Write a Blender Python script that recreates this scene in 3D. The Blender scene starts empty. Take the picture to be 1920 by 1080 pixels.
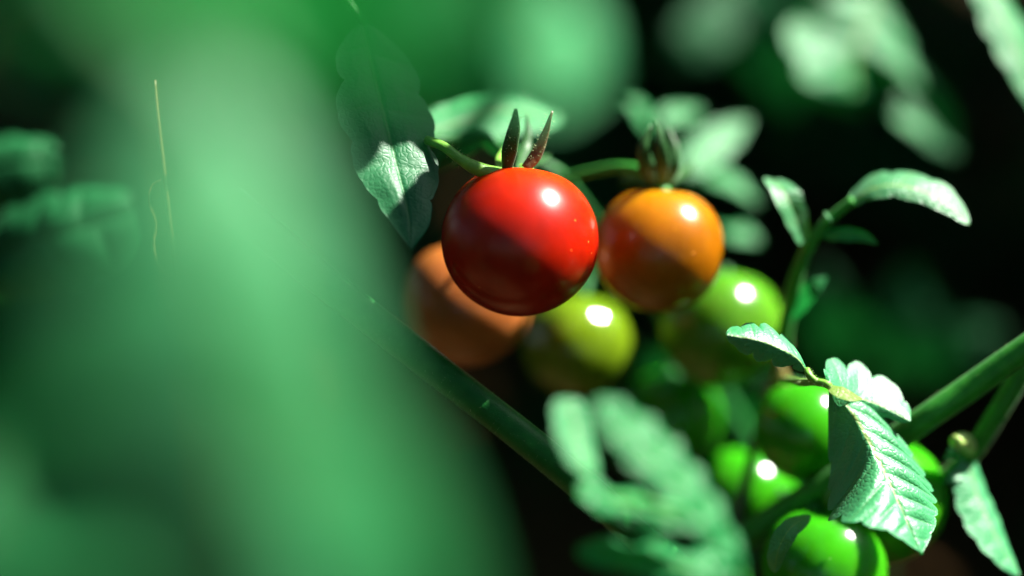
import bpy, math, random
import numpy as np
from mathutils import Vector, Matrix

# ------------------------------------------------------------------ camera
sc = bpy.context.scene
rng = np.random.default_rng(7)
random.seed(7)
LENS, SENS, DIST, PITCH = 60.0, 36.0, 0.325, math.radians(18.0)
FOCUS = Vector((0.0, 0.0, 0.45))
FWD = Vector((0, math.cos(PITCH), -math.sin(PITCH)))
UP = Vector((0, math.sin(PITCH), math.cos(PITCH)))
RIGHT = Vector((1, 0, 0))
CAM = FOCUS - FWD * DIST
cam_d = bpy.data.cameras.new('camera')
cam = bpy.data.objects.new('camera', cam_d)
sc.collection.objects.link(cam)
cam.location = CAM
cam.rotation_euler = (math.radians(90) - PITCH, 0, 0)
cam_d.lens, cam_d.sensor_width = LENS, SENS
cam_d.clip_start, cam_d.clip_end = 0.01, 200.0
cam_d.dof.use_dof = True
cam_d.dof.focus_distance = DIST - 0.001
cam_d.dof.aperture_fstop = 2.4
sc.camera = cam

# ------------------------------------------------------------------ sun, sky, exposure
SUN = (RIGHT * 0.60 + UP * 0.785 - FWD * 0.10).normalized()      # towards the sun
elev = math.asin(SUN.z)
azim = math.atan2(SUN.x, SUN.y)
w = bpy.data.worlds.new('World')
sc.world = w
w.use_nodes = True
nt = w.node_tree
bg = nt.nodes['Background']
sky = nt.nodes.new('ShaderNodeTexSky')
sky.sky_type = 'NISHITA'
sky.sun_disc = False
sky.sun_elevation = elev
sky.sun_rotation = azim
nt.links.new(sky.outputs[0], bg.inputs[0])
bg.inputs[1].default_value = 0.05
sl = bpy.data.lights.new('sun', 'SUN')
sl.energy, sl.angle, sl.color = 5.0, math.radians(0.53), (1.0, 0.955, 0.88)
so = bpy.data.objects.new('sun', sl)
sc.collection.objects.link(so)
so.rotation_euler = SUN.to_track_quat('Z', 'Y').to_euler()
sc.view_settings.view_transform = 'Standard'
sc.view_settings.look = 'None'
sc.view_settings.exposure = 2.4
sc.view_settings.gamma = 1.0
sc.render.engine = 'CYCLES'
sc.cycles.use_denoising = True
sc.cycles.max_bounces = 5
sc.cycles.transparent_max_bounces = 4
sc.cycles.caustics_reflective = False
sc.cycles.caustics_refractive = False
sc.cycles.sample_clamp_indirect = 4.0

# ------------------------------------------------------------------ helpers
MM = 0.001
def P(px, py, d=0.0):
    """photo pixel (1920 wide) + depth in mm behind the plane of focus -> world point"""
    z = DIST + d * MM
    k = z * SENS / LENS / 1920.0
    return CAM + FWD * z + RIGHT * ((px - 960) * k) + UP * (-(py - 540) * k)
def V(r, u, t):
    """direction: right, up, towards the camera"""
    return (RIGHT * r + UP * u - FWD * t).normalized()
def R(px, d=0.0):
    return px * (DIST + d * MM) * SENS / LENS / 1920.0

col = sc.collection
def mesh_obj(name, verts, faces, mat, parent=None, uv=None, smooth=True):
    me = bpy.data.meshes.new(name)
    me.from_pydata([tuple(v) for v in verts], [], faces)
    if uv is not None:
        l = me.uv_layers.new(name='UVMap')
        idx = np.empty(len(me.loops), dtype=np.int32)
        me.loops.foreach_get('vertex_index', idx)
        l.data.foreach_set('uv', np.asarray(uv, dtype=np.float32)[idx].ravel())
    if smooth:
        me.polygons.foreach_set('use_smooth', [True] * len(me.polygons))
    if mat: me.materials.append(mat)
    o = bpy.data.objects.new(name, me)
    col.objects.link(o)
    if parent is not None:
        o.parent = parent
        o.matrix_parent_inverse = Matrix.Translation(-parent.location)
    return o
def thing(name, label, cat, loc, group=None):
    o = bpy.data.objects.new(name, None)
    o.empty_display_size = 0.005
    col.objects.link(o)
    o.location = loc
    o['label'] = label; o['category'] = cat
    if group: o['group'] = group
    return o

def spline(pts, n):
    """Catmull-Rom through points, n samples evenly in parameter of chord length"""
    p = np.array([tuple(q) for q in pts], dtype=float)
    if len(p) == 2:
        t = np.linspace(0, 1, n)[:, None]
        return p[0] * (1 - t) + p[1] * t
    e = np.vstack([2 * p[0] - p[1], p, 2 * p[-1] - p[-2]])
    seg = np.linalg.norm(np.diff(p, axis=0), axis=1)
    cum = np.concatenate([[0], np.cumsum(seg)]) / seg.sum()
    out = []
    for t in np.linspace(0, 1, n):
        i = min(max(int(np.searchsorted(cum, t, side='right')) - 1, 0), len(seg) - 1)
        f = (t - cum[i]) / (cum[i + 1] - cum[i])
        a, b, c, d = e[i], e[i + 1], e[i + 2], e[i + 3]
        out.append(0.5 * (2 * b + (c - a) * f + (2 * a - 5 * b + 4 * c - d) * f * f + (3 * b - a - 3 * c + d) * f ** 3))
    return np.array(out)
def nrm(a):
    return a / np.maximum(np.linalg.norm(a, axis=-1, keepdims=True), 1e-12)
def lerp_list(vals, u):
    if np.isscalar(vals): return np.full_like(u, float(vals))
    return np.interp(u, np.linspace(0, 1, len(vals)), vals)

def leaf_geo(mid, normal, wl, wr, nu=60, nv=14, teeth=6, amp=0.25, quilt=0.05, foldl=0.0, foldr=0.0,
             curl=0.0, shape=(0.55, 0.85), shear=0.30, seed=0, wob=0.05, ruffle=0.0):
    """midrib points, mean face normal(s), half widths (m) left/right of the base->tip direction seen from the face side"""
    g = np.random.default_rng(seed)
    N1 = 200
    path = spline(mid, N1)
    tan = nrm(np.gradient(path, axis=0))
    L = np.linalg.norm(np.diff(path, axis=0), axis=1).sum()
    if isinstance(normal, (list, tuple)):
        nn = np.array([tuple(v) for v in normal])
        uu = np.linspace(0, 1, N1)
        nor = np.stack([np.interp(uu, np.linspace(0, 1, len(nn)), nn[:, k]) for k in range(3)], 1)
    else:
        nor = np.tile(np.array(tuple(normal)), (N1, 1))
    side = nrm(np.cross(tan, nor))
    nor = nrm(np.cross(side, tan))
    u = np.linspace(0, 1, nu)
    a, b = shape
    pk = a / (a + b)
    shp = (u ** a * (1 - u) ** b) / (pk ** a * (1 - pk) ** b)
    verts, uvs = [], []
    tt = np.concatenate([-np.linspace(1, 0, nv + 1)[:-1], np.linspace(0, 1, nv + 1)])
    ph_off = {-1: g.uniform(0, 1), 1: g.uniform(0, 1)}
    warp = {-1: g.uniform(-.12, .12), 1: g.uniform(-.12, .12)}
    ampj = g.uniform(0.6, 1.3, 64)
    fl, fr = lerp_list(foldl, u), lerp_list(foldr, u)
    cu = lerp_list(curl, u)
    f1, f2 = g.uniform(0, 6.28, 2)
    grid = np.zeros((nu, len(tt), 3))
    uvg = np.zeros((nu, len(tt), 2))
    for j, t in enumerate(tt):
        s = -1 if t < 0 else 1
        at = abs(t)
        wmax = wl if s < 0 else wr
        ph = (u + warp[s] * u * (1 - u)) * teeth + ph_off[s]
        lobe = np.abs(np.sin(np.pi * ph)) ** 0.55
        k = np.floor(ph).astype(int) % 64
        tooth = 1 - amp * ampj[k] * (1 - lobe) * (0.45 + 0.55 * np.clip((1.05 - u) * 1.6, 0, 1))
        sub = 1 - 0.10 * amp * (1 - np.abs(np.sin(np.pi * ph * 2.5 + 1.0)) ** 0.7)
        wd = wmax * shp * tooth * sub
        us = np.clip(u + shear * at * wd / L * np.sqrt(np.clip(1 - u, 0, 1)), 0, 1)
        fi = us * (N1 - 1)
        i0 = np.clip(fi.astype(int), 0, N1 - 2); f = (fi - i0)[:, None]
        c = path[i0] * (1 - f) + path[i0 + 1] * f
        S = side[i0] * (1 - f) + side[i0 + 1] * f
        N = nor[i0] * (1 - f) + nor[i0 + 1] * f
        fold = fl if s < 0 else fr
        m = 8
        q = (np.arange(m) + 0.5) / m * at
        ang = fold[:, None] + cu[:, None] * q[None, :]
        dx = np.cos(ang).sum(1) * at / m
        dz = np.sin(ang).sum(1) * at / m
        vein = np.abs(np.sin(np.pi * (ph + 0.5))) ** 0.5
        env = np.clip(at * 3, 0, 1) ** 0.7 * np.clip((1.0 - at) * 2.2, 0.12, 1)
        qh = 0.5 * quilt * min(wl, wr) * (vein * env * np.minimum(1, shp * 1.4) - 0.25 * np.exp(-(at / 0.05) ** 2))
        qh = qh + ruffle * wd * at ** 2 * np.sin(ph * np.pi * 2 + f1)
        wv = wob * wmax * (np.sin(u * 7 + f1 + t * 2.2) * at ** 1.5)
        grid[:, j] = c + S * (s * dx * wd)[:, None] + N * (dz * wd + qh + wv)[:, None]
        uvg[:, j, 0] = ph
        uvg[:, j, 1] = 0.5 + 0.5 * t
    nt_ = len(tt)
    verts = grid.reshape(-1, 3)
    uvs = uvg.reshape(-1, 2)
    faces = []
    for i in range(nu - 1):
        for j in range(nt_ - 1):
            faces.append((i * nt_ + j, i * nt_ + j + 1, (i + 1) * nt_ + j + 1, (i + 1) * nt_ + j))
    return verts, faces, uvs
def leaflet(name, parent, mat, mid, normal, wl, wr, d=0, label=None, **kw):
    """half widths in photo pixels at depth d; mid = list of (px, py, d)"""
    pts = [P(*m) for m in mid]
    v, f, uv = leaf_geo(pts, normal, R(wl, d), R(wr, d), **kw)
    o = mesh_obj(name, v, f, mat, parent, uv)
    if label: o['label'] = label
    return o

def tube_geo(pts, rad, n=24, seg=12, flat=1.0, flat_dir=None, bump=0.0, seed=0, cap=True):
    g = np.random.default_rng(seed)
    path = spline(pts, n)
    tan = nrm(np.gradient(path, axis=0))
    ref = np.array(tuple(flat_dir)) if flat_dir is not None else np.array([0.13, 0.31, 0.94])
    A = nrm(np.cross(tan, ref)); B = nrm(np.cross(A, tan))
    u = np.linspace(0, 1, n)
    r = lerp_list(rad, u)
    ph = g.uniform(0, 6.28, 4)
    verts = []
    for k in range(seg):
        th = 2 * math.pi * k / seg
        rr = r * (1 + bump * (np.sin(u * 9 + ph[0] + th) + np.sin(u * 23 + ph[1] + 2 * th) * .6 + np.sin(3 * th + ph[2]) * .5))
        verts.append(path + A * (np.cos(th) * rr)[:, None] + B * (np.sin(th) * rr * flat)[:, None])
    v = np.stack(verts, 1)
    V_ = v.reshape(-1, 3)
    F = []
    for i in range(n - 1):
        for k in range(seg):
            k2 = (k + 1) % seg
            F.append((i * seg + k, i * seg + k2, (i + 1) * seg + k2, (i + 1) * seg + k))
    if cap:
        F.append(tuple(range(seg - 1, -1, -1)))
        F.append(tuple((n - 1) * seg + k for k in range(seg)))
    return V_, F
def tube(name, parent, mat, mid, rad_px, d=0, label=None, **kw):
    pts = [P(*m) for m in mid]
    rad = [R(q, d) for q in rad_px] if isinstance(rad_px, (list, tuple)) else R(rad_px, d)
    v, f = tube_geo(pts, rad, **kw)
    o = mesh_obj(name, v, f, mat, parent)
    if label: o['label'] = label
    return o
def hairs(name, parent, mat, paths, count, rad, length, seed=0, thick=0.00003):
    """fine plant hairs standing off tubes / sepals: one joined mesh"""
    g = np.random.default_rng(seed)
    VV, FF = [], []
    for pts, r in paths:
        path = spline(pts, 60); tan = nrm(np.gradient(path, axis=0))
        rr = lerp_list(r, np.linspace(0, 1, 60))
        for _ in range(count):
            i = g.integers(0, 59)
            d = nrm(np.cross(tan[i], g.normal(size=3)))
            ln = length * g.uniform(.4, 1.1)
            b = path[i] + d * rr[i] * .9
            e = b + (d + tan[i] * g.uniform(-.2, .5)) * (ln + rr[i] * .1)
            s = nrm(np.cross(d, tan[i])) * thick
            n0 = len(VV)
            VV += [b - s, b + s, e, b + tan[i] * thick * 1.7]
            FF += [(n0, n0 + 1, n0 + 2), (n0 + 1, n0 + 3, n0 + 2), (n0 + 3, n0, n0 + 2)]
    o = mesh_obj(name, VV, FF, mat, parent, smooth=False)
    o['kind'] = 'stuff'
    return o

# ------------------------------------------------------------------ materials
def new_mat(name):
    m = bpy.data.materials.new(name); m.use_nodes = True
    n = m.node_tree; n.nodes.clear()
    return m, n, n.nodes.new, n.links.new
def leaf_mat(name, base=(0.010, 0.170, 0.044), trans=(0.015, 0.28, 0.045), rough=0.44, spec=0.34, sheen=0.02, vein=(0.16, 0.25, 0.07), tw=0.35, fine=1.0):
    m, n, N, Lk = new_mat(name)
    out = N('ShaderNodeOutputMaterial')
    uv = N('ShaderNodeUVMap')
    sep = N('ShaderNodeSeparateXYZ'); Lk(uv.outputs[0], sep.inputs[0])
    def math_(op, a, b=None, c=None):
        q = N('ShaderNodeMath'); q.operation = op
        for i, x in enumerate((a, b, c)):
            if x is None: continue
            if hasattr(x, 'links'): Lk(x, q.inputs[i])
            else: q.inputs[i].default_value = x
        return q.outputs[0]
    t = math_('ABSOLUTE', math_('SUBTRACT', sep.outputs[1], 0.5))
    fr = math_('ABSOLUTE', math_('SUBTRACT', math_('FRACT', sep.outputs[0]), 0.5))
    midrib = N('ShaderNodeMapRange'); midrib.inputs[1].default_value = 0.022; midrib.inputs[2].default_value = 0.008
    Lk(t, midrib.inputs[0])
    side = N('ShaderNodeMapRange'); side.inputs[1].default_value = 0.05; side.inputs[2].default_value = 0.012
    Lk(fr, side.inputs[0])
    sidem = math_('MULTIPLY', side.outputs[0], 0.15)
    vm = math_('MAXIMUM', midrib.outputs[0], sidem)
    tc = N('ShaderNodeTexCoord')
    noi = N('ShaderNodeTexNoise'); noi.inputs['Scale'].default_value = 160; noi.inputs['Detail'].default_value = 5
    Lk(tc.outputs['Object'], noi.inputs[0])
    cr = N('ShaderNodeMix'); cr.data_type = 'RGBA'
    cr.inputs[6].default_value = (*[c * 0.72 for c in base], 1); cr.inputs[7].default_value = (*[c * 1.3 for c in base], 1)
    Lk(noi.outputs[0], cr.inputs[0])
    mx = N('ShaderNodeMix'); mx.data_type = 'RGBA'
    Lk(vm, mx.inputs[0]); Lk(cr.outputs[2], mx.inputs[6]); mx.inputs[7].default_value = (*vein, 1)
    # fine tertiary net + pebbling
    vor = N('ShaderNodeTexVoronoi'); vor.feature = 'DISTANCE_TO_EDGE'; vor.inputs['Scale'].default_value = 900
    Lk(tc.outputs['Object'], vor.inputs[0])
    vr = N('ShaderNodeMapRange'); vr.inputs[1].default_value = 0.0; vr.inputs[2].default_value = 0.22; Lk(vor.outputs[0], vr.inputs[0])
    fn = N('ShaderNodeTexNoise'); fn.inputs['Scale'].default_value = 2600; fn.inputs['Detail'].default_value = 3
    Lk(tc.outputs['Object'], fn.inputs[0])
    h = math_('ADD', math_('MULTIPLY', vr.outputs[0], 0.7), math_('MULTIPLY', fn.outputs[0], 0.4))
    bp = N('ShaderNodeBump'); bp.inputs['Strength'].default_value = 0.55 * fine; bp.inputs['Distance'].default_value = 0.00025
    Lk(h, bp.inputs['Height'])
    bs = N('ShaderNodeBsdfPrincipled')
    Lk(mx.outputs[2], bs.inputs['Base Color']); Lk(bp.outputs[0], bs.inputs['Normal'])
    bs.inputs['Roughness'].default_value = rough
    bs.inputs['Specular IOR Level'].default_value = spec
    bs.inputs['Sheen Weight'].default_value = sheen
    bs.inputs['Sheen Roughness'].default_value = 0.4
    bs.inputs['Sheen Tint'].default_value = (0.75, 1.0, 0.86, 1)
    tr = N('ShaderNodeBsdfTranslucent'); tr.inputs[0].default_value = (*trans, 1); Lk(bp.outputs[0], tr.inputs[1])
    ms = N('ShaderNodeMixShader'); ms.inputs[0].default_value = tw
    Lk(bs.outputs[0], ms.inputs[1]); Lk(tr.outputs[0], ms.inputs[2]); Lk(ms.outputs[0], out.inputs[0])
    return m
def stem_mat(name, c1, c2, rough=0.45, sss=0.15, scale=400, spec=0.4):
    m, n, N, Lk = new_mat(name)
    out = N('ShaderNodeOutputMaterial'); bs = N('ShaderNodeBsdfPrincipled')
    tc = N('ShaderNodeTexCoord'); no = N('ShaderNodeTexNoise'); no.inputs['Scale'].default_value = scale; no.inputs['Detail'].default_value = 6
    Lk(tc.outputs['Object'], no.inputs[0])
    mx = N('ShaderNodeMix'); mx.data_type = 'RGBA'; mx.inputs[6].default_value = (*c1, 1); mx.inputs[7].default_value = (*c2, 1)
    rp = N('ShaderNodeMapRange'); rp.inputs[1].default_value = .35; rp.inputs[2].default_value = .65; Lk(no.outputs[0], rp.inputs[0]); Lk(rp.outputs[0], mx.inputs[0])
    Lk(mx.outputs[2], bs.inputs['Base Color'])
    bp = N('ShaderNodeBump'); bp.inputs['Strength'].default_value = .4; bp.inputs['Distance'].default_value = .0002
    n2 = N('ShaderNodeTexNoise'); n2.inputs['Scale'].default_value = scale * 5; Lk(tc.outputs['Object'], n2.inputs[0])
    Lk(n2.outputs[0], bp.inputs['Height']); Lk(bp.outputs[0], bs.inputs['Normal'])
    bs.inputs['Roughness'].default_value = rough
    bs.inputs['Specular IOR Level'].default_value = spec
    bs.inputs['Sheen Weight'].default_value = 0.04
    bs.inputs['Subsurface Weight'].default_value = sss
    bs.inputs['Subsurface Radius'].default_value = (.6, 1.0, .3)
    bs.inputs['Subsurface Scale'].default_value = .0015
    Lk(bs.outputs[0], out.inputs[0])
    return m
def fruit_mat(name, top, body, speck, rough=0.25, sss=0.25, radius=(1.0, .25, .1), scale=.008):
    """colour from the stem end (top) to the body, pale lenticel specks, waxy skin"""
    m, n, N, Lk = new_mat(name)
    out = N('ShaderNodeOutputMaterial'); bs = N('ShaderNodeBsdfPrincipled')
    uv = N('ShaderNodeUVMap'); sep = N('ShaderNodeSeparateXYZ'); Lk(uv.outputs[0], sep.inputs[0])
    tc = N('ShaderNodeTexCoord')
    no = N('ShaderNodeTexNoise'); no.inputs['Scale'].default_value = 90; no.inputs['Detail'].default_value = 4; Lk(tc.outputs['Object'], no.inputs[0])
    ad = N('ShaderNodeMath'); ad.operation = 'MULTIPLY_ADD'; ad.inputs[1].default_value = .35; Lk(no.outputs[0], ad.inputs[0]); Lk(sep.outputs[1], ad.inputs[2])
    rp = N('ShaderNodeMapRange'); rp.interpolation_type = 'SMOOTHSTEP'; rp.inputs[1].default_value = .12; rp.inputs[2].default_value = .62; Lk(ad.outputs[0], rp.inputs[0])
    mx = N('ShaderNodeMix'); mx.data_type = 'RGBA'; mx.inputs[6].default_value = (*top, 1); mx.inputs[7].default_value = (*body, 1); Lk(rp.outputs[0], mx.inputs[0])
    nb = N('ShaderNodeTexNoise'); nb.inputs['Scale'].default_value = 130; nb.inputs['Detail'].default_value = 6; Lk(tc.outputs['Object'], nb.inputs[0])
    rb = N('ShaderNodeMapRange'); rb.inputs[1].default_value = .3; rb.inputs[2].default_value = .7; rb.inputs[3].default_value = .78; rb.inputs[4].default_value = 1.14; Lk(nb.outputs[0], rb.inputs[0])
    mv = N('ShaderNodeVectorMath'); mv.operation = 'SCALE'; Lk(mx.outputs[2], mv.inputs[0]); Lk(rb.outputs[0], mv.inputs[3])
    vo = N('ShaderNodeTexVoronoi'); vo.inputs['Scale'].default_value = 330; Lk(tc.outputs['Object'], vo.inputs[0])
    s1 = N('ShaderNodeMapRange'); s1.inputs[1].default_value = .075; s1.inputs[2].default_value = .035; Lk(vo.outputs[0], s1.inputs[0])
    wn = N('ShaderNodeSeparateColor'); Lk(vo.outputs['Color'], wn.inputs[0])
    gt = N('ShaderNodeMath'); gt.operation = 'GREATER_THAN'; gt.inputs[1].default_value = .55; Lk(wn.outputs[0], gt.inputs[0])
    mu = N('ShaderNodeMath'); mu.operation = 'MULTIPLY'; Lk(s1.outputs[0], mu.inputs[0]); Lk(gt.outputs[0], mu.inputs[1])
    m2 = N('ShaderNodeMix'); m2.data_type = 'RGBA'; Lk(mu.outputs[0], m2.inputs[0]); Lk(mv.outputs[0], m2.inputs[6]); m2.inputs[7].default_value = (*speck, 1)
    Lk(m2.outputs[2], bs.inputs['Base Color'])
    fn = N('ShaderNodeTexNoise'); fn.inputs['Scale'].default_value = 3200; fn.inputs['Detail'].default_value = 2; Lk(tc.outputs['Object'], fn.inputs[0])
    f2 = N('ShaderNodeTexNoise'); f2.inputs['Scale'].default_value = 240; f2.inputs['Detail'].default_value = 2; Lk(tc.outputs['Object'], f2.inputs[0])
    s = N('ShaderNodeMath'); s.operation = 'MULTIPLY_ADD'; s.inputs[1].default_value = 3.0; Lk(f2.outputs[0], s.inputs[0]); Lk(fn.outputs[0], s.inputs[2])
    bp = N('ShaderNodeBump'); bp.inputs['Strength'].default_value = .12; bp.inputs['Distance'].default_value = .0001; Lk(s.outputs[0], bp.inputs['Height'])
    Lk(bp.outputs[0], bs.inputs['Normal'])
    bs.inputs['Roughness'].default_value = rough
    bs.inputs['Specular IOR Level'].default_value = .32
    bs.inputs['Subsurface Weight'].default_value = sss
    bs.inputs['Subsurface Radius'].default_value = radius
    bs.inputs['Subsurface Scale'].default_value = scale
    Lk(bs.outputs[0], out.inputs[0])
    return m

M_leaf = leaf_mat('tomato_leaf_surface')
M_leaf_dark = leaf_mat('shaded_tomato_leaf_surface', base=(0.004, 0.075, 0.020), trans=(0.004, 0.10, 0.012), tw=.25, rough=.55, spec=.18, sheen=.02, fine=.5, vein=(.02, .085, .03))  # darker copy of the leaf, with shade put into its colour
M_leaf_young = leaf_mat('young_tomato_leaf_surface', rough=.5, spec=.9, sheen=.12, base=(0.025, 0.19, 0.06), trans=(0.12, 0.42, 0.03), vein=(0.22, 0.33, 0.06))
M_leaf_hero = leaf_mat('sharp_tomato_leaf_surface', base=(0.024, 0.195, 0.066), rough=.46, spec=.6, sheen=.03, tw=.12, fine=.6)
M_leaf_shade = leaf_mat('shaded_hanging_leaf_surface', base=(0.006, 0.085, 0.026), trans=(.004, .08, .01), rough=.5, spec=.3, sheen=.02, tw=.1, fine=.45, vein=(.02, .11, .03))  # base colour darkened to stand in for shade on the hanging leaf
M_leaf_pale = leaf_mat('leaf_web_surface', base=(0.16, 0.26, 0.05), trans=(0.5, 0.65, 0.08), tw=0.5, sheen=.1)
M_stem = stem_mat('green_stem_skin', (0.010, 0.14, 0.010), (0.022, 0.19, 0.014), spec=.25)
M_stem_dark = stem_mat('dark_stem_skin', (0.003, 0.075, 0.010), (0.008, 0.10, 0.014), spec=.15)
M_stem_brown = stem_mat('brownish_stem_skin', (0.05, 0.05, 0.02), (0.07, 0.09, 0.03))
M_pedicel = stem_mat('pedicel_skin', (0.08, 0.22, 0.02), (0.14, 0.32, 0.03), sss=.3)
M_sepal = stem_mat('sepal_skin', (0.010, 0.05, 0.010), (0.018, 0.075, 0.015), sss=0, spec=.2)
M_sepal_brown = stem_mat('reddish_sepal_skin', (0.07, 0.04, 0.012), (0.11, 0.07, 0.02), sss=0)
M_straw = stem_mat('straw', (0.10, 0.095, 0.02), (0.15, 0.13, 0.035), sss=0)
M_hair = stem_mat('plant_hair', (0.22, 0.34, 0.14), (0.3, 0.4, 0.18), sss=0)
M_red = fruit_mat('ripe_red_skin', (0.36, 0.042, 0.0003), (0.27, 0.0055, 0.0002), (0.7, 0.16, 0.03), rough=.27, sss=.95, scale=.012)  # orange stem end stands in for the warm halo around the highlight
M_orange = fruit_mat('orange_skin', (0.32, 0.14, 0.001), (0.24, 0.078, 0.001), (0.8, 0.4, 0.1), rough=.23, radius=(1, .6, .1), sss=.8, scale=.010)
M_peach = fruit_mat('peach_orange_skin', (0.32, 0.11, 0.012), (0.30, 0.09, 0.02), (0.8, 0.4, 0.1), rough=.3, radius=(1, .5, .1))
M_ygreen = fruit_mat('yellow_green_skin', (0.06, 0.14, 0.003), (0.08, 0.135, 0.004), (0.3, .4, .1), rough=.06, radius=(.8, 1, .1))
M_green = fruit_mat('unripe_green_skin', (0.014, 0.19, 0.003), (0.026, 0.215, 0.004), (0.2, .4, .1), rough=.17, radius=(.4, 1, .15), sss=.8, scale=.012)
M_green2 = fruit_mat('olive_green_skin', (0.03, 0.16, 0.004), (0.055, 0.16, 0.007), (0.25, .4, .1), rough=.18, radius=(.4, 1, .15), sss=.8, scale=.012)

# ------------------------------------------------------------------ ground
def soil_mat():
    m, n, N, Lk = new_mat('garden_soil')
    out = N('ShaderNodeOutputMaterial'); bs = N('ShaderNodeBsdfPrincipled'); tc = N('ShaderNodeTexCoord')
    no = N('ShaderNodeTexNoise'); no.inputs['Scale'].default_value = 9; no.inputs['Detail'].default_value = 9; Lk(tc.outputs['Object'], no.inputs[0])
    mx = N('ShaderNodeMix'); mx.data_type = 'RGBA'; mx.inputs[6].default_value = (.03, .017, .006, 1); mx.inputs[7].default_value = (.10, .055, .02, 1)
    Lk(no.outputs[0], mx.inputs[0]); Lk(mx.outputs[2], bs.inputs['Base Color'])
    bp = N('ShaderNodeBump'); bp.inputs['Distance'].default_value = .02; Lk(no.outputs[0], bp.inputs['Height']); Lk(bp.outputs[0], bs.inputs['Normal'])
    bs.inputs['Roughness'].default_value = .95; bs.inputs['Specular IOR Level'].default_value = .1
    Lk(bs.outputs[0], out.inputs[0])
    return m
def build_ground():
    xs = np.concatenate([[-60, -20, -6], np.linspace(-3, 3, 61), [6, 20, 60]])
    ys = np.concatenate([[-40, -10, -3], np.linspace(-1, 5, 61), [8, 20, 80]])
    g = np.random.default_rng(3)
    v = [(x, y, g.uniform(-.012, .012) if abs(x) < 4 and -2 < y < 6 else 0) for y in ys for x in xs]
    n = len(xs)
    f = [(j * n + i, j * n + i + 1, (j + 1) * n + i + 1, (j + 1) * n + i) for j in range(len(ys) - 1) for i in range(n - 1)]
    o = mesh_obj('ground', v, f, soil_mat()); o['kind'] = 'structure'
build_ground()

# ------------------------------------------------------------------ neighbouring plants behind, plus unseen leaves added all round to block sun and sky
def build_background():
    g = np.random.default_rng(21)
    S = np.array(tuple(SUN)); F_ = np.array(tuple(FWD)); U_ = np.array(tuple(UP)); C_ = np.array(tuple(CAM))
    n1, n2 = 18000, 9000
    A = np.stack([g.uniform(-1.7, 2.6, n1), g.uniform(-1.7, 4.2, n1), 1.45 * g.uniform(size=n1) ** .75], 1)
    G = np.stack([g.uniform(-1.0, 1.0, n2), g.uniform(.35, 3.8, n2), np.zeros(n2)], 1)
    B = G + S * g.uniform(.05, 2.0, (n2, 1))  # leaves added along the sun rays to shade the visible ground
    p = np.vstack([A, B])
    rel = p - C_
    z = rel @ F_; az = np.maximum(np.abs(z), 1e-6)
    inview = (z > 0) & (np.abs(rel[:, 0] / az) < .36) & (np.abs(rel @ U_ / az) < .22)
    keep = ~(inview & ((g.uniform(size=len(p)) > .45) | (p[:, 1] < .8)))
    ts = np.clip(z, -.25, .5)[:, None]
    keep &= np.linalg.norm(rel - F_ * ts, axis=1) > .36
    for yy in np.arange(-.3, .24, .03):                       # the gap through which the sun reaches the fruit
        t = (p[:, 1] - yy) / S[1]
        q = p - S * t[:, None]
        keep &= ~((t > 0) & (np.abs(q[:, 0]) < .27) & (np.abs(q[:, 2] - .45 + yy * .3) < .21))
    p = p[keep]; m = len(p)
    ln = g.uniform(.07, .125, m)[:, None]; wd = ln * g.uniform(.28, .40, (m, 1))
    d = nrm(np.stack([g.normal(size=m), g.normal(size=m), g.normal(-.4, .5, m)], 1))
    up = nrm(np.stack([g.normal(0, .5, m), g.normal(0, .5, m), np.ones(m)], 1))
    s = nrm(np.cross(d, up)); nn = np.cross(s, d)
    prof = [(0, .05), (.18, .8), (.42, 1.0), (.5, .8), (.68, .72), (.75, .5), (1, .02)]
    rows, uvr = [], []
    for k, (u, q) in enumerate(prof):
        c = p + d * ln * u - np.array([0, 0, 1.0]) * (ln * .35 * u * u)
        e = nn * wd * .25 * q
        rows += [c - s * wd * q + e, c, c + s * wd * q + e]
        uvr += [(k * .6, 0.), (k * .6, .5), (k * .6, 1.)]
    nv = len(rows)
    VV = np.stack(rows, 1).reshape(-1, 3)
    UV = np.tile(np.array(uvr), (m, 1))
    q0 = []
    for k in range(len(prof) - 1):
        a = 3 * k
        q0 += [(a, a + 1, a + 4, a + 3), (a + 1, a + 2, a + 5, a + 4)]
    FF = (np.array(q0)[None] + (np.arange(m) * nv)[:, None, None]).reshape(-1, 4)
    sv, sf = [], []
    for _ in range(40):                                        # upright stems carrying them
        x, y = g.uniform(-1.2, 2.4), g.uniform(.6, 4.0)
        h = g.uniform(.7, 1.2)
        v, f = tube_geo([(x, y, -.02), (x + g.normal(0, .03), y + g.normal(0, .03), h * .5), (x + g.normal(0, .05), y + g.normal(0, .05), h)], [.008, .006, .003], n=8, seg=6, cap=False)
        f = np.array(f) + len(VV) + sum(len(q) for q in sv)
        sv.append(v); sf.append(f)
    VV = np.vstack([VV] + sv); FF = np.vstack([FF] + sf)
    UV = np.vstack([UV, np.tile([[0, .5]], (len(VV) - len(UV), 1))])
    me = bpy.data.meshes.new('background_blocker_foliage')
    me.vertices.add(len(VV)); me.vertices.foreach_set('co', VV.astype(np.float32).ravel())
    me.loops.add(FF.size); me.loops.foreach_set('vertex_index', FF.astype(np.int32).ravel())
    me.polygons.add(len(FF)); me.polygons.foreach_set('loop_start', np.arange(0, FF.size, 4, dtype=np.int32))
    me.update(calc_edges=True)
    l = me.uv_layers.new(name='UVMap'); l.data.foreach_set('uv', UV[FF.ravel()].astype(np.float32).ravel())
    me.polygons.foreach_set('use_smooth', [True] * len(FF))
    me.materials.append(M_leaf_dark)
    o = bpy.data.objects.new('background_blocker_foliage', me); col.objects.link(o)
    o['kind'] = 'stuff'
    o['label'] = 'dark shaded mass of leaves and stems behind the fruit, with unseen leaves added around to block light'
    o['category'] = 'foliage'
build_background()

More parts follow.
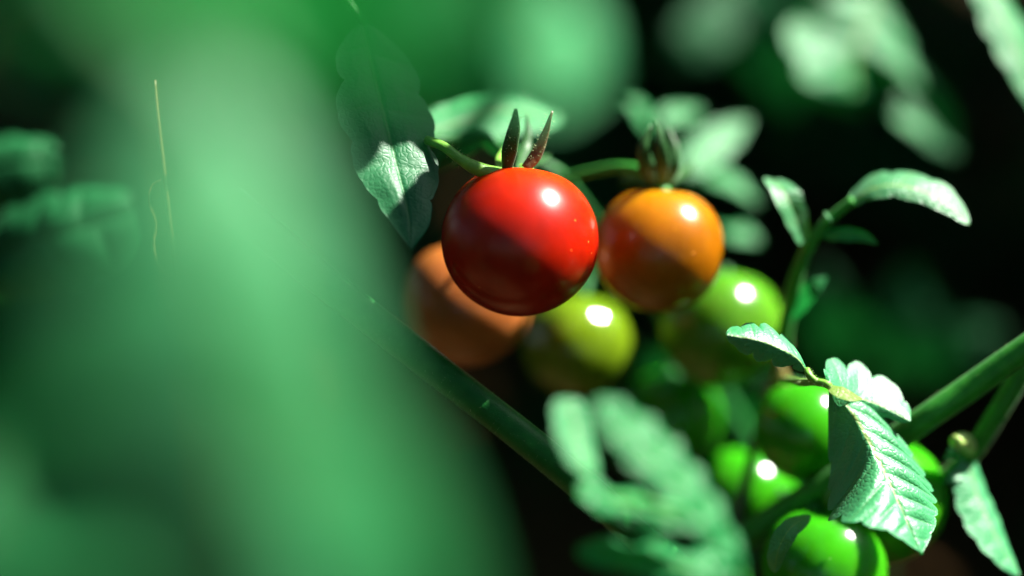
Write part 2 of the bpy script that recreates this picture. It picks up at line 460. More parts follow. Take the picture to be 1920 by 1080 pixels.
# ------------------------------------------------------------------ tomatoes
def fruit_geo(center, rad, axis, squash=0.96, lobes=5, lob=0.008, seed=0, nu=72, nv=48, dimple=.10):
    g = np.random.default_rng(seed)
    ax = np.array(tuple(axis.normalized()))
    a = nrm(np.cross(ax, [0.3, 0.9, 0.1])); b = np.cross(ax, a)
    c = np.array(tuple(center))
    VV, UV = [], []
    p1, p2 = g.uniform(0, 6.28, 2)
    for j in range(nv + 1):
        th = math.pi * j / nv
        for i in range(nu):
            ph = 2 * math.pi * i / nu
            r = 1 + lob * math.sin(lobes * ph + p1) * math.sin(th) ** .5 + .008 * math.sin(2 * ph + p2) * math.sin(th)
            x = math.sin(th) ** .90
            z = math.cos(th)
            zz = z * squash - dimple * math.exp(-(th / .33) ** 2) - .03 * math.exp(-((math.pi - th) / .35) ** 2)
            VV.append(c + (a * math.cos(ph) * x * r + b * math.sin(ph) * x * r + ax * zz) * rad)
            UV.append((i / nu, j / nv))
    FF = []
    for j in range(nv):
        for i in range(nu):
            i2 = (i + 1) % nu
            FF.append((j * nu + i, (j + 1) * nu + i, (j + 1) * nu + i2, j * nu + i2))
    return VV, FF, UV
GROUP_T = 'tomatoes hanging on the vine'
TOM = {}
def tomato(key, px, py, d, rpx, mat, label, axis=(0, 1, 0), squash=.96, seed=0, calyx=True, sep_mat=None, sepals=None, lob=.008, pedicel=None, lobes=5, ped_mat=None):
    c = P(px, py, d); r = R(rpx, d); ax = V(*axis)
    t = thing('tomato', label, 'tomato', c, GROUP_T)
    v, f, uv = fruit_geo(c, r, ax, squash, seed=seed, lob=lob, lobes=lobes)
    mesh_obj('fruit', v, f, mat, t, uv)
    top = c + ax * (r * (squash - .10))
    if calyx:
        g = np.random.default_rng(seed + 50)
        hub_v, hub_f = tube_geo([top - ax * r * .05, top + ax * r * .06, top + ax * r * .14], [r * .16, r * .14, r * .08], n=6, seg=10)
        cal = mesh_obj('calyx', hub_v, hub_f, ped_mat or M_pedicel, t)
        a = Vector(nrm(np.cross(tuple(ax), [0.3, 0.9, 0.1]))); b = ax.cross(a)
        for k in range(5 if sepals is None else 0):
            ang = 2 * math.pi * (k + g.uniform(-.15, .15)) / 5
            o = a * math.cos(ang) + b * math.sin(ang)
            ln = r * g.uniform(.7, .95)
            rise = g.uniform(.1, .5)
            pts = [top + ax * r * .06, top + o * ln * .4 + ax * ln * (.15 + rise * .2), top + o * ln * .8 + ax * ln * rise, top + o * ln + ax * ln * (rise + .25)]
            v, f = tube_geo(pts, [r * .06, r * .10, r * .07, r * .01], n=14, seg=8, flat=.25, flat_dir=ax)
            mesh_obj('sepal', v, f, sep_mat or M_sepal, cal)
        if sepals:
            for (pts, rp, mt) in sepals:
                q = [P(*m) for m in pts]
                v, f = tube_geo(q, [R(z, d) for z in rp], n=20, seg=10, flat=.35, flat_dir=V(.1, 0, 1))
                mesh_obj('sepal', v, f, mt, cal)
    if pedicel:
        pts, rp = pedicel
        tube('pedicel', t, ped_mat or M_pedicel, pts, rp, d, n=30, seg=12, bump=.04, seed=seed)
    TOM[key] = t
    return t

t1 = tomato('red', 974, 450, 4, 147, M_red, 'glossy ripe red tomato in sharp focus in the middle of the cluster', axis=(.08, .985, -.15), squash=.945, seed=1,
       sepals=[([(950, 322, 0), (955, 285, -2), (964, 240, -4), (967, 204, -6)], [9, 15, 12, 3], M_sepal),
               ([(972, 318, 5), (985, 280, 12), (990, 245, 14), (988, 214, 15)], [8, 12, 10, 2], M_sepal),
               ([(985, 316, 2), (1005, 290, 2), (1022, 250, 1), (1031, 222, 0), (1036, 208, 0)], [9, 12, 9, 5, 2], M_sepal_brown),
               ([(945, 322, 4), (938, 305, 8), (941, 290, 12), (944, 278, 14)], [7, 10, 9, 3], M_pedicel),
               ([(975, 318, 8), (1000, 305, 16), (1015, 300, 22), (1030, 290, 26)], [8, 10, 9, 2], M_sepal)],
       pedicel=([(800, 262, 2), (832, 275, 0), (862, 298, -1), (895, 316, -1), (930, 325, 0), (962, 326, 4)], [9, 9, 10, 14, 13, 12]))
t2 = tomato('orange', 1236, 466, 26, 121, M_orange, 'orange half-ripe tomato just right of the red one', axis=(.05, .97, .0), squash=.97, seed=2,
       sepals=[([(1225, 345, 24), (1212, 310, 20), (1206, 275, 18), (1220, 235, 18)], [9, 17, 12, 2], M_sepal),
               ([(1240, 345, 24), (1242, 305, 20), (1238, 270, 18), (1230, 225, 18)], [9, 15, 11, 2], M_sepal),
               ([(1250, 345, 26), (1262, 310, 24), (1264, 280, 24), (1252, 238, 25)], [9, 15, 11, 2], M_sepal),
               ([(1252, 345, 28), (1275, 325, 32), (1290, 318, 36), (1302, 300, 40)], [9, 12, 9, 2], M_sepal),
               ([(1225, 345, 30), (1205, 335, 34), (1180, 335, 38), (1165, 345, 42)], [9, 12, 9, 3], M_sepal)],
       pedicel=([(1060, 335, 40), (1110, 322, 36), (1160, 315, 32), (1205, 322, 28), (1236, 348, 26)], [9, 9, 10, 11, 11]), ped_mat=M_stem)
t3 = tomato('peach', 876, 566, 38, 122, M_peach, 'peach-orange tomato half hidden behind the red one at lower left', axis=(-.1, .97, -.1), seed=3, calyx=False)
t4 = tomato('yellowgreen', 1084, 648, 62, 102, M_ygreen, 'blurred yellow-green tomato below and between the red and orange ones', axis=(.1, .95, -.2), seed=4, lob=.03, calyx=False)
t5 = tomato('green_a', 1352, 614, 58, 116, M_green2, 'large olive-green tomato directly below the orange one', axis=(.1, .96, -.1), seed=5, calyx=False)
t6 = tomato('green_b', 1258, 782, 75, 92, M_green, 'small dark green tomato under the yellow-green one, above the blurred pale leaflets', axis=(.1, .96, 0), seed=6, lob=.03, calyx=False)
t7 = tomato('green_c', 1512, 806, 34, 98, M_green, 'bright green tomato right behind the sharp leaflet pair', axis=(-.05, .96, -.2), seed=7, calyx=False)
t8 = tomato('green_d', 1396, 930, 58, 96, M_green, 'green tomato crossed by the thin brown stem at lower right', axis=(.2, .9, 0), seed=8, calyx=False)
t9 = tomato('green_e', 1648, 936, 30, 124, M_green, 'largest green tomato, behind the sharp drooping leaflet', axis=(.1, .95, -.2), seed=9, calyx=False)
t10 = tomato('green_f', 1545, 1062, 22, 116, M_green, 'green tomato cut off by the bottom edge of the picture', axis=(-.1, .95, .1), seed=10, calyx=False)
hairs('hair', t1, M_hair, [([P(835, 275, 0), P(862, 298, -1), P(895, 316, -1), P(935, 325, 0)], R(12)),
      ([P(955, 300, -1), P(960, 260, -3), P(967, 208, -6)], R(11)), ([P(990, 310, 2), P(1018, 260, 1), P(1034, 212, 0)], R(9))], 90, 0, .0007, seed=4)

# ------------------------------------------------------------------ vine stems
vine = thing('tomato_vine', 'green tomato vine with thick slanting stems running behind and below the fruit', 'vine', P(1400, 1010, 60))
tube('main_stem', vine, M_stem_dark, [(430, 380, 14), (560, 490, 9), (700, 600, 5), (860, 725, 4), (1000, 835, 3), (1120, 935, 6), (1300, 1100, 14)], [34, 33, 32, 31, 31, 32, 34], -3, n=60, seg=20, bump=.02, seed=3,
     label='dark green stem slanting down from the left in front of the peach tomato')
tube('side_stem', vine, M_stem, [(1280, 1120, 40), (1390, 1015, 34), (1490, 945, 30), (1590, 885, 24), (1720, 795, 15), (1820, 727, 12), (2000, 600, 6)], [26, 26, 26, 26, 25, 25, 25], 15, n=60, seg=20, bump=.02, seed=5,
     label='thick green stem rising to the right edge')
tube('side_stem', vine, M_stem, [(1770, 900, 26), (1825, 845, 24), (1870, 775, 20), (1905, 715, 18), (1960, 620, 15)], [16, 18, 19, 20, 20], 20, n=40, seg=16, bump=.02, seed=6)
tube('fruit_truss', vine, M_stem_brown, [(1470, 640, 52), (1452, 700, 46), (1425, 800, 44), (1400, 900, 42), (1378, 1000, 40), (1370, 1090, 40)], [12, 11, 10, 10, 11, 12], 42, n=40, seg=12, bump=.05, seed=7, label='thin brown fruit stalk')
tube('fruit_truss', vine, M_stem_dark, [(700, 240, 30), (800, 262, 22), (905, 262, 32), (1000, 300, 40), (1060, 335, 42), (1120, 420, 66), (1200, 520, 100), (1280, 640, 120), (1370, 760, 110), (1440, 880, 80), (1480, 945, 34)], [11] * 11, 40, n=80, seg=12, bump=.05, seed=8)
for pts in ([(1120, 470, 66), (1100, 520, 64), (1092, 556, 60)], [(1000, 380, 50), (930, 430, 44), (868, 458, 36)], [(1260, 560, 84), (1320, 520, 70), (1362, 512, 56)],
            [(1290, 660, 118), (1275, 680, 95), (1262, 706, 75)], [(1400, 740, 60), (1460, 715, 50), (1508, 725, 32)], [(1400, 850, 66), (1405, 855, 60), (1410, 862, 56)],
            [(1480, 860, 40), (1600, 815, 42), (1660, 822, 30)], [(1480, 945, 36), (1520, 950, 26), (1535, 962, 24)]):
    tube('pedicel', vine, M_stem_dark, pts, [9, 9, 12], 50, n=14, seg=10, bump=.05)
tube('withered_flower', vine, stem_mat('withered_petal', (.16, .12, .03), (.24, .2, .05)), [(1452, 735, 40), (1460, 712, 37), (1464, 690, 36), (1458, 672, 36)], [6, 16, 13, 3], 36, n=14, seg=10, bump=.2, seed=3, label='withered yellow-brown flower remnant')

hairs('hair', vine, M_hair, [([P(560, 490, 9), P(700, 600, 5), P(860, 725, 4), P(1000, 835, 3), P(1120, 935, 6)], R(31)),
      ([P(1490, 945, 30), P(1590, 885, 24), P(1720, 795, 15), P(1820, 727, 12), P(2000, 600, 6)], R(25, 15)), ([P(1770, 900, 26), P(1825, 845, 24), P(1870, 775, 20), P(1960, 620, 15)], R(18, 20))], 700, 0, .0006, seed=14, thick=.00002)
# ------------------------------------------------------------------ sharp leaf at lower right
def leaf_thing(label, base, group='leaves of the tomato plants'):
    return thing('tomato_leaf', label, 'leaf', base, group)
HERO = dict(nu=170, nv=44)
lf = leaf_thing('sharp sunlit leaf with veined drooping leaflets at lower right', P(1470, 712, 20))
D2 = math.radians
leaflet('leaflet', lf, M_leaf_hero, [(1553, 720, 3), (1600, 775, 2), (1642, 850, -2), (1682, 935, -6), (1728, 1040, -10)], [V(.3, .7, .64), V(.4, .7, .58), V(.45, .7, .55)], 142, 135, -6,
        teeth=8, amp=.17, quilt=.15, foldr=[D2(-72), D2(-72), D2(-62), D2(-10), D2(10), D2(8)], foldl=[D2(-6), D2(-4), D2(-4), D2(-2)], curl=[-.15, -.15, -.1], shape=(.42, .80), shear=.8, seed=12, wob=.05, label='large veined leaflet drooping to a point, left half in shade', **HERO)
leaflet('leaflet', lf, M_leaf_hero, [(1556, 720, -3), (1600, 742, 3), (1655, 762, 6), (1708, 790, 5)], V(.3, .68, .68), 92, 30, 3,
        teeth=4, amp=.42, quilt=.14, foldl=D2(8), foldr=D2(-50), curl=-.2, shape=(.35, .6), shear=.3, seed=15, **HERO)
leaflet('leaflet', lf, M_leaf_hero, [(1514, 696, -2), (1490, 668, -4), (1430, 640, -6), (1362, 627, -6)], V(.3, .66, .68), 42, 74, -5,
        teeth=4, amp=.40, quilt=.12, foldl=D2(-62), foldr=D2(-6), curl=-.35, shape=(.5, .5), shear=.25, seed=18, **HERO)
leaflet('leaflet', lf, M_leaf_pale, [(1552, 722, -3), (1580, 735, -5), (1618, 748, -3)], V(.1, .75, .6), 16, 20, -3, teeth=2, amp=.1, quilt=.05, nu=30, nv=8, seed=3, label='pale yellow-green web at the leaflet base')
tube('petiole', lf, M_pedicel, [(1470, 712, 20), (1500, 716, 6), (1525, 716, -2), (1545, 719, -4), (1556, 724, -5)], [7, 7, 8, 7, 7], 0, n=24, seg=12, bump=.06)
tube('petiole', lf, M_pedicel, [(1512, 692, -2), (1518, 704, -3), (1530, 716, -3)], [6, 7, 7], 0, n=16, seg=12, bump=.06)
hairs('hair', lf, M_hair, [([P(1495, 716, 6), P(1525, 716, -2), P(1556, 724, -5)], R(7)), ([P(1512, 692, -2), P(1530, 716, -3)], R(6))], 120, 0, .0006, seed=8)

# ------------------------------------------------------------------ young shoot, upper right
sp = thing('young_shoot', 'young green shoot with arching leaflet standing above the green fruit', 'shoot', P(1455, 700, 46))
tube('shoot_stem', sp, M_stem, [(1450, 720, 46), (1470, 620, 36), (1490, 530, 28), (1515, 465, 24), (1548, 418, 22), (1600, 374, 20)], [14, 15, 14, 14, 11, 8], 24, n=50, seg=14, bump=.06, seed=2)
leaflet('leaflet', sp, M_leaf_young, [(1588, 382, 21), (1640, 352, 18), (1700, 350, 16), (1765, 375, 14), (1818, 420, 14)], V(.3, .8, .52), 70, 30, 16, teeth=4, amp=.2, quilt=.08, foldl=D2(10), foldr=D2(-25), curl=-.2, shape=(.3, .5), seed=21, nu=90, nv=20)
leaflet('leaflet', sp, M_leaf_young, [(1508, 462, 24), (1492, 410, 22), (1472, 365, 21), (1448, 338, 26)], [V(.3, .1, .9), V(.3, .2, .9), V(.2, .8, .6)], 34, 30, 22, teeth=4, amp=.15, quilt=.06, foldl=D2(15), foldr=D2(15), shape=(.5, .3), seed=22, nu=70, nv=16)
leaflet('leaflet', sp, M_leaf, [(1535, 440, 23), (1575, 436, 20), (1615, 440, 19), (1646, 458, 18)], V(-.2, .4, .9), 16, 18, 20, teeth=4, amp=.15, quilt=.06, foldl=D2(-20), foldr=D2(-20), seed=23, nu=50, nv=12)
leaflet('leaflet', sp, M_leaf, [(1478, 600, 32), (1500, 565, 30), (1525, 538, 28), (1552, 518, 28)], V(-.3, .1, .95), 20, 20, 30, teeth=4, amp=.15, quilt=.06, seed=24, nu=50, nv=12)
leaflet('leaflet', sp, M_leaf_young, [(1560, 415, 22), (1553, 405, 20), (1545, 398, 19)], V(.1, .6, .8), 9, 9, 20, teeth=2, amp=.1, seed=25, nu=20, nv=6)

# ------------------------------------------------------------------ leaves around the cluster
l1 = leaf_thing('dark hanging leaf with one small sunlit patch, left of the red tomato', P(640, 60, 0))
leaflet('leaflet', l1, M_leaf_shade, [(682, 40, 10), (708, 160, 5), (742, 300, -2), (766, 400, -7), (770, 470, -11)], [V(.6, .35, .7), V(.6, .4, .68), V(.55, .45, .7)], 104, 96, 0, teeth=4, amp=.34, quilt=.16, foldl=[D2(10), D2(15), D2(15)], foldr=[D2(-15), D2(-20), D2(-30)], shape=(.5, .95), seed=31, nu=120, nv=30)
tube('petiole', l1, M_stem_dark, [(560, -60, 0), (640, -10, 9), (684, 45, 10)], [8, 8, 6], 0, n=16, seg=10)
l2 = leaf_thing('mid-green sunlit leaf behind the sepals of the red tomato', P(760, 290, 50))
leaflet('leaflet', l2, M_leaf, [(800, 250, 34), (870, 225, 40), (950, 205, 47), (1050, 215, 56)], V(.3, .72, .6), 62, 70, 42, teeth=5, amp=.12, quilt=.09, foldl=D2(0), foldr=D2(-5), shape=(.3, .5), seed=33, nu=90, nv=24)
tube('petiole', l2, M_stem, [(720, 300, 50), (760, 275, 42), (805, 250, 34)], [8, 8, 6], 46, n=16, seg=10)
l2b = leaf_thing('small dark arched leaf behind the stalk of the red tomato', P(810, 330, 30))
leaflet('leaflet', l2b, M_leaf_dark, [(815, 320, 30), (850, 275, 26), (905, 252, 24), (945, 300, 24)], V(-.2, .3, .95), 14, 34, 26, teeth=4, amp=.1, quilt=.06, foldr=D2(-30), seed=34, nu=50, nv=14)

l6 = leaf_thing('blurred pale leaf with curling lobes behind the orange tomato', P(1300, 420, 110))
leaflet('leaflet', l6, M_leaf, [(1290, 330, 84), (1320, 290, 90), (1360, 255, 97), (1405, 222, 104)], V(.45, .7, .55), 40, 36, 92, teeth=4, amp=.25, quilt=.1, seed=41, nu=60, nv=14)
leaflet('leaflet', l6, M_leaf, [(1280, 300, 96), (1330, 325, 92), (1380, 350, 90), (1425, 385, 90)], V(.45, .7, .55), 44, 34, 92, teeth=4, amp=.25, quilt=.1, seed=42, nu=60, nv=14)
leaflet('leaflet', l6, M_leaf, [(1340, 425, 100), (1370, 430, 96), (1400, 440, 95), (1425, 455, 95)], V(.45, .7, .55), 32, 36, 96, teeth=3, amp=.2, quilt=.1, seed=43, nu=50, nv=12)
leaflet('leaflet', l6, M_leaf, [(1240, 270, 96), (1215, 230, 92), (1190, 195, 90), (1165, 190, 90)], V(.45, .7, .55), 36, 36, 92, teeth=3, amp=.2, quilt=.1, seed=44, nu=50, nv=12)
leaflet('leaflet', l6, M_leaf, [(1235, 228, 88), (1270, 214, 94), (1315, 205, 102)], V(.45, .7, .55), 24, 24, 96, teeth=3, amp=.2, quilt=.1, seed=45, nu=50, nv=12)
tube('petiole', l6, M_stem_dark, [(1300, 430, 112), (1285, 340, 100), (1260, 280, 98), (1235, 225, 98)], [9, 8, 7, 6], 100, n=30, seg=10)

l7 = leaf_thing('blurred pale leaf with two-pointed lit lobe near the top right', P(1640, -40, 132))
leaflet('leaflet', l7, M_leaf, [(1640, -20, 128), (1620, 60, 122), (1600, 110, 120), (1600, 175, 120)], V(.45, .7, .55), 160, 140, 122, teeth=4, amp=.22, quilt=.1, foldl=D2(-6), foldr=D2(-8), shape=(.6, .35), seed=51, nu=70, nv=18)
leaflet('leaflet', l7, M_leaf_dark, [(1650, 110, 132), (1700, 170, 130), (1750, 230, 130), (1795, 290, 132)], V(-.3, .1, .95), 50, 60, 130, teeth=4, amp=.2, quilt=.1, foldr=D2(40), seed=52, nu=60, nv=14)
leaflet('leaflet', l7, M_leaf, [(1675, 210, 124), (1700, 225, 122), (1725, 240, 122), (1750, 262, 122)], V(.45, .7, .55), 26, 28, 122, teeth=3, amp=.1, quilt=.1, seed=53, nu=40, nv=10)
tube('petiole', l7, M_stem_dark, [(1660, -80, 136), (1645, 0, 132), (1655, 110, 133), (1675, 210, 127)], [9, 8, 7, 5], 132, n=30, seg=10)
l8 = leaf_thing('bright white-lit leaf cut off by the top right edge', P(1850, -60, 60))
leaflet('leaflet', l8, M_leaf, [(1830, -60, 60), (1875, 20, 55), (1915, 110, 52), (1960, 240, 50)], V(.45, .7, .55), 74, 52, 54, teeth=5, amp=.2, quilt=.1, foldl=D2(-2), foldr=D2(-25), seed=55, nu=80, nv=20)

l9 = leaf_thing('blurred pale leaf with finger-like leaflets in front, at bottom centre', P(1400, 1150, -50))
leaflet('leaflet', l9, M_leaf, [(1390, 1075, -56), (1310, 950, -60), (1220, 850, -62), (1115, 755, -62)], V(.45, .62, .62), 62, 74, -60, teeth=6, amp=.22, quilt=.35, ruffle=.12, shape=(.4, .4), seed=61, nu=80, nv=20)
leaflet('leaflet', l9, M_leaf, [(1330, 985, -50), (1250, 965, -48), (1170, 945, -46), (1080, 912, -44)], V(.45, .7, .55), 58, 54, -60, teeth=3, amp=.3, quilt=.3, ruffle=.15, shape=(.4, .4), seed=62, nu=60, nv=14)
leaflet('leaflet', l9, M_leaf, [(1390, 1080, -50), (1280, 1058, -48), (1180, 1045, -46), (1080, 1030, -44)], V(.45, .7, .55), 58, 54, -60, teeth=3, amp=.3, quilt=.3, ruffle=.15, shape=(.4, .4), seed=63, nu=60, nv=14)
leaflet('leaflet', l9, M_leaf, [(1112, 900, -50), (1094, 860, -46), (1080, 810, -44), (1068, 745, -42)], V(.45, .7, .55), 56, 44, -60, teeth=3, amp=.1, quilt=.08, shape=(.6, .35), seed=64, nu=60, nv=14)
tube('petiole', l9, M_stem, [(1420, 1170, -50), (1385, 1075, -55), (1330, 985, -51), (1220, 945, -50), (1130, 930, -50)], [9, 8, 8, 7, 6], -55, n=30, seg=10)

lb = leaf_thing('dim green leaf in the shade behind the green tomatoes', P(1380, 900, 125))
NB = V(-.45, -.35, .83)
for i, (m, wl, wr) in enumerate((([(1390, 880, 122), (1330, 800, 118), (1270, 720, 116), (1190, 650, 118)], 70, 70), ([(1390, 880, 122), (1385, 800, 118), (1395, 730, 116), (1420, 640, 116)], 55, 60),
        ([(1400, 890, 122), (1300, 880, 118), (1220, 870, 116), (1130, 840, 118)], 60, 60), ([(1420, 900, 122), (1500, 900, 112), (1580, 880, 108), (1680, 850, 110)], 70, 70),
        ([(1420, 930, 122), (1450, 990, 112), (1500, 1050, 108), (1570, 1120, 108)], 70, 80))):
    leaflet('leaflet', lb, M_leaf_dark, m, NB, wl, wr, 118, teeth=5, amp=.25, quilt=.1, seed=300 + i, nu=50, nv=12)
tube('petiole', lb, M_stem_dark, [(1370, 1150, 120), (1385, 1000, 122), (1400, 885, 122)], [9, 8, 7], 120, n=16, seg=10)
ld = leaf_thing('dim dark green leaf deep in the shade behind the young shoot', P(1640, 900, 250))
for i, (m, wl, wr) in enumerate((([(1640, 760, 245), (1660, 690, 235), (1690, 610, 230), (1700, 500, 230)], 80, 90), ([(1640, 720, 245), (1600, 660, 235), (1560, 600, 230), (1540, 500, 230)], 60, 60),
        ([(1660, 700, 245), (1740, 660, 235), (1800, 640, 230), (1880, 620, 232)], 50, 50))):
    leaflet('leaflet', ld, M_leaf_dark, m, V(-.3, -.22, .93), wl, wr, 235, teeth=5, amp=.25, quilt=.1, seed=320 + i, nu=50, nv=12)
tube('petiole', ld, M_stem_dark, [(1640, 1100, 255), (1640, 900, 250), (1645, 740, 246)], [9, 8, 7], 250, n=16, seg=10)
le = leaf_thing('dim dark green leaf high in the shade above the orange tomato', P(1400, -150, 235))
for i, (m, wl, wr) in enumerate((([(1400, -60, 232), (1420, 30, 225), (1460, 110, 222), (1480, 220, 225)], 70, 80), ([(1400, -40, 232), (1340, 40, 225), (1290, 90, 222), (1230, 120, 225)], 50, 55),
        ([(1420, -20, 232), (1500, 60, 228), (1540, 130, 226), (1620, 200, 228)], 40, 45))):
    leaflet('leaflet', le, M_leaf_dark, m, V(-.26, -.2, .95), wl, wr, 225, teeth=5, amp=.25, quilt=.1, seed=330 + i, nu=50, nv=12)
tube('petiole', le, M_stem_dark, [(1420, -300, 240), (1405, -150, 236), (1400, -50, 232)], [9, 8, 7], 235, n=16, seg=10)
l13 = leaf_thing('narrow pale leaf pointing down at the lower right edge', P(1800, 840, 24))
leaflet('leaflet', l13, M_leaf_hero, [(1815, 850, 24), (1830, 920, 22), (1865, 1000, 20), (1912, 1078, 20)], V(.45, .68, .6), 44, 52, 22, teeth=6, amp=.2, quilt=.1, foldl=D2(-8), foldr=D2(-20), shape=(.4, .6), seed=71, nu=80, nv=20)
leaflet('leaflet', l13, M_leaf_hero, [(1800, 850, 24), (1785, 852, 20), (1768, 862, 20)], V(.45, .7, .55), 14, 14, 22, teeth=2, amp=.1, seed=72, nu=30, nv=8)
leaflet('leaflet', l13, M_leaf_hero, [(1808, 880, 24), (1792, 890, 20), (1770, 905, 20)], V(.45, .7, .55), 13, 13, 22, teeth=2, amp=.1, seed=73, nu=30, nv=8)
tube('petiole', l13, stem_mat('pale_node_skin', (.3, .45, .1), (.4, .55, .15), sss=.3), [(1822, 850, 24), (1815, 835, 22), (1803, 826, 18), (1790, 828, 16)], [12, 16, 17, 12], 20, n=16, seg=12)
l14 = leaf_thing('small curled pale leaflet arching over the lowest green tomato', P(1440, 1100, 10))
leaflet('leaflet', l14, M_leaf_young, [(1452, 1075, 6), (1460, 1030, 4), (1482, 990, 4), (1518, 965, 8)], V(.1, .55, .8), 24, 20, 5, teeth=3, amp=.12, foldl=D2(-30), foldr=D2(-10), shape=(.4, .4), seed=75, nu=50, nv=12)

l5 = leaf_thing('dark lobed leaf with lit rims at the left edge', P(-80, 520, 60))
leaflet('leaflet', l5, M_leaf_dark, [(-80, 520, 60), (20, 470, 54), (120, 440, 50), (262, 400, 52)], V(-.35, .15, .92), 105, 130, 54, teeth=4, amp=.22, quilt=.2, foldl=D2(5), foldr=D2(-10), curl=-.7, shape=(.3, .3), seed=81, nu=90, nv=24)
leaflet('leaflet', l5, M_leaf_dark, [(-140, 340, 66), (-50, 320, 62), (20, 305, 60), (112, 295, 62)], V(-.35, .15, .92), 70, 100, 62, teeth=4, amp=.22, quilt=.2, foldr=D2(-10), curl=-.7, shape=(.3, .3), seed=82, nu=70, nv=20)
tube('petiole', l5, M_stem_dark, [(-200, 520, 64), (-120, 480, 62), (-60, 470, 60)], [9, 8, 8], 60, n=12, seg=10)

# dry straw-coloured stalk and tendril on the left
dry = thing('dry_stalk', 'thin straw-coloured dry stalk with a tendril, left of centre', 'stalk', P(345, 640, 10))
tube('stalk', dry, M_straw, [(350, 720, 14), (336, 540, 12), (318, 390, 10), (298, 220, 8), (292, 150, 8)], [5, 5, 4.5, 3.5, 2], 10, n=40, seg=8)
tube('tendril', dry, M_straw, [(330, 520, 12), (300, 500, 10), (290, 460, 10), (295, 420, 10), (282, 380, 9), (286, 350, 9), (304, 338, 9)], [3, 3, 4, 2.5, 2, 1.5, 1], 10, n=50, seg=8, bump=.2)

# ------------------------------------------------------------------ leaves close in front of the lens
f1 = leaf_thing('huge out-of-focus pale leaf filling the left foreground', P(300, -900, -190))
leaflet('leaflet', f1, M_leaf_hero, [(400, 150, -186), (440, 380, -186), (470, 650, -185), (500, 950, -183), (520, 1350, -180)], [V(.46, .58, .67), V(.43, .5, .75), V(.25, .4, .88), V(.05, .25, .97)], 225, 330, -185, teeth=7, amp=.12, quilt=.06, foldl=D2(-4), foldr=D2(-14), shape=(.4, .4), seed=91, nu=90, nv=24)
leaflet('leaflet', f1, M_leaf, [(460, 560, -190), (600, 740, -186), (740, 940, -184), (850, 1250, -182)], V(.2, .35, .9), 70, 110, -184, teeth=5, amp=.15, quilt=.06, shape=(.5, .4), seed=92, nu=70, nv=18)
leaflet('leaflet', f1, M_leaf, [(480, 1250, -176), (330, 1060, -174), (150, 960, -172), (-120, 900, -172)], V(.28, .48, .83), 190, 170, -175, teeth=5, amp=.15, quilt=.06, shape=(.5, .4), seed=98, nu=70, nv=18)
leaflet('leaflet', f1, M_leaf, [(440, 520, -178), (330, 640, -172), (200, 760, -168), (-40, 850, -166)], V(-.5, -.3, .8), 210, 220, -170, teeth=5, amp=.15, quilt=.06, shape=(.35, .35), seed=99, nu=70, nv=18)
tube('petiole', f1, M_stem, [(250, -1000, -190), (300, -400, -190), (335, 130, -187)], [26, 24, 20], -188, n=20, seg=12)
f2 = leaf_thing('out-of-focus green leaf spreading across the top left foreground', P(100, -500, -190))
leaflet('leaflet', f2, M_leaf, [(200, -180, -204), (280, -20, -202), (390, 100, -202), (470, 210, -200)], V(.5, .65, .6), 130, 110, -185, teeth=5, amp=.15, quilt=.06, seed=93, nu=60, nv=16)
leaflet('leaflet', f2, M_leaf, [(200, -150, -206), (420, -60, -205), (680, 20, -204), (900, 90, -203)], V(-.5, -.4, .77), 150, 110, -185, teeth=5, amp=.15, quilt=.06, seed=94, nu=60, nv=16)
leaflet('leaflet', f2, M_leaf, [(160, -200, -190), (100, -80, -188), (80, 20, -186), (120, 110, -186)], V(.2, .3, .9), 90, 90, -186, teeth=5, amp=.15, quilt=.06, seed=95, nu=60, nv=16)
tube('petiole', f2, M_stem, [(60, -700, -192), (130, -350, -191), (185, -170, -190)], [26, 24, 20], -190, n=20, seg=12)
f3 = leaf_thing('out-of-focus bright leaf tip hanging over the red tomato sepals', P(1100, -600, -146))
leaflet('leaflet', f3, M_leaf_hero, [(950, -160, -145), (1000, -50, -143), (1045, 60, -141), (1070, 190, -139)], V(.45, .68, .58), 150, 140, -141, teeth=3, amp=.38, quilt=.06, shape=(.5, .35), seed=96, nu=60, nv=16)
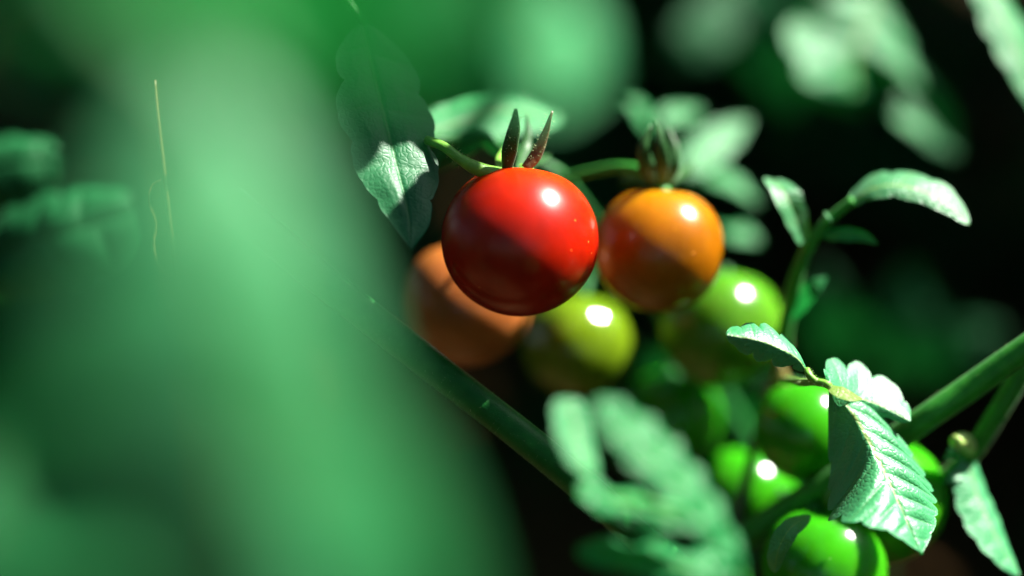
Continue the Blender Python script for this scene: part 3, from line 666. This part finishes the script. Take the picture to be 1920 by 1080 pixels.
leaflet('leaflet', f3, M_leaf, [(1020, -200, -148), (930, -80, -148), (840, 20, -148), (760, 150, -148)], V(-.2, .1, 1), 150, 130, -148, teeth=4, amp=.1, quilt=.06, seed=97, nu=60, nv=16)
tube('petiole', f3, M_stem, [(1100, -600, -146), (1040, -300, -146), (970, -165, -146)], [22, 20, 16], -120, n=20, seg=12)

# ------------------------------------------------------------------ unseen leaflets added above the picture to cast shadows
ov = leaf_thing('unseen leaf added above the picture to shade the cluster', P(1500, -900, 40))
SUNv = np.array(tuple(SUN))
def caster(px, py, d, t, ln, wd, ang, seed, up=None):
    c = np.array(tuple(P(px, py, d))) + SUNv * t * MM
    a = nrm(np.cross(SUNv, [0, 1, 0])); b = np.cross(SUNv, a)     # plane square to the sun
    dr = a * math.cos(ang) + b * math.sin(ang)
    k = ln * MM
    g = np.random.default_rng(seed)
    tilt = SUNv + .35 * nrm(g.normal(size=3))
    pts = [c - dr * k * .5, c - SUNv * .001, c + dr * k * .5 - SUNv * .003]
    v, f, uv = leaf_geo(pts, Vector(tilt), wd * MM, wd * MM, nu=60, nv=14, teeth=6, amp=.2, quilt=.08, seed=seed, shape=(.4, .5))
    mesh_obj('leaflet', v, f, M_leaf, ov, uv)
caster(958, 774, 3, 150, 22, 6, 1.57, 208)
caster(1055, 888, 5, 150, 26, 6, 0.0, 201)
caster(1205, 992, 9, 165, 12, 5, 0.0, 209)
caster(565, 490, 8, 150, 36, 6, 0.0, 210)
caster(712, 132, 4, 150, 40, 13, 1.2, 204)
caster(757, 440, -5, 150, 20, 5, 1.5, 205)
caster(812, 290, 5, 130, 26, 4.5, 0, 207)
S0 = P(890, 385, 4) + SUN * .545
v_, f_ = tube_geo([S0 + Vector((.25, .30, .25)), S0 + Vector((.08, .10, .10)), S0 + Vector((.0, .0, .012)), S0 + Vector((-.01, -.05, -.02)), P(740, 150, 0) + SUN * .20 + Vector((0, -.05, .02)), P(640, 120, 0) + SUN * .155, P(520, 440, 8) + SUN * .15], [.005, .004, .003, .003, .0025, .002, .0015], n=50, seg=10)
mesh_obj('shoot_stem', v_, f_, M_stem, ov)  # added stem, unseen, joining the shadow-casting leaflets
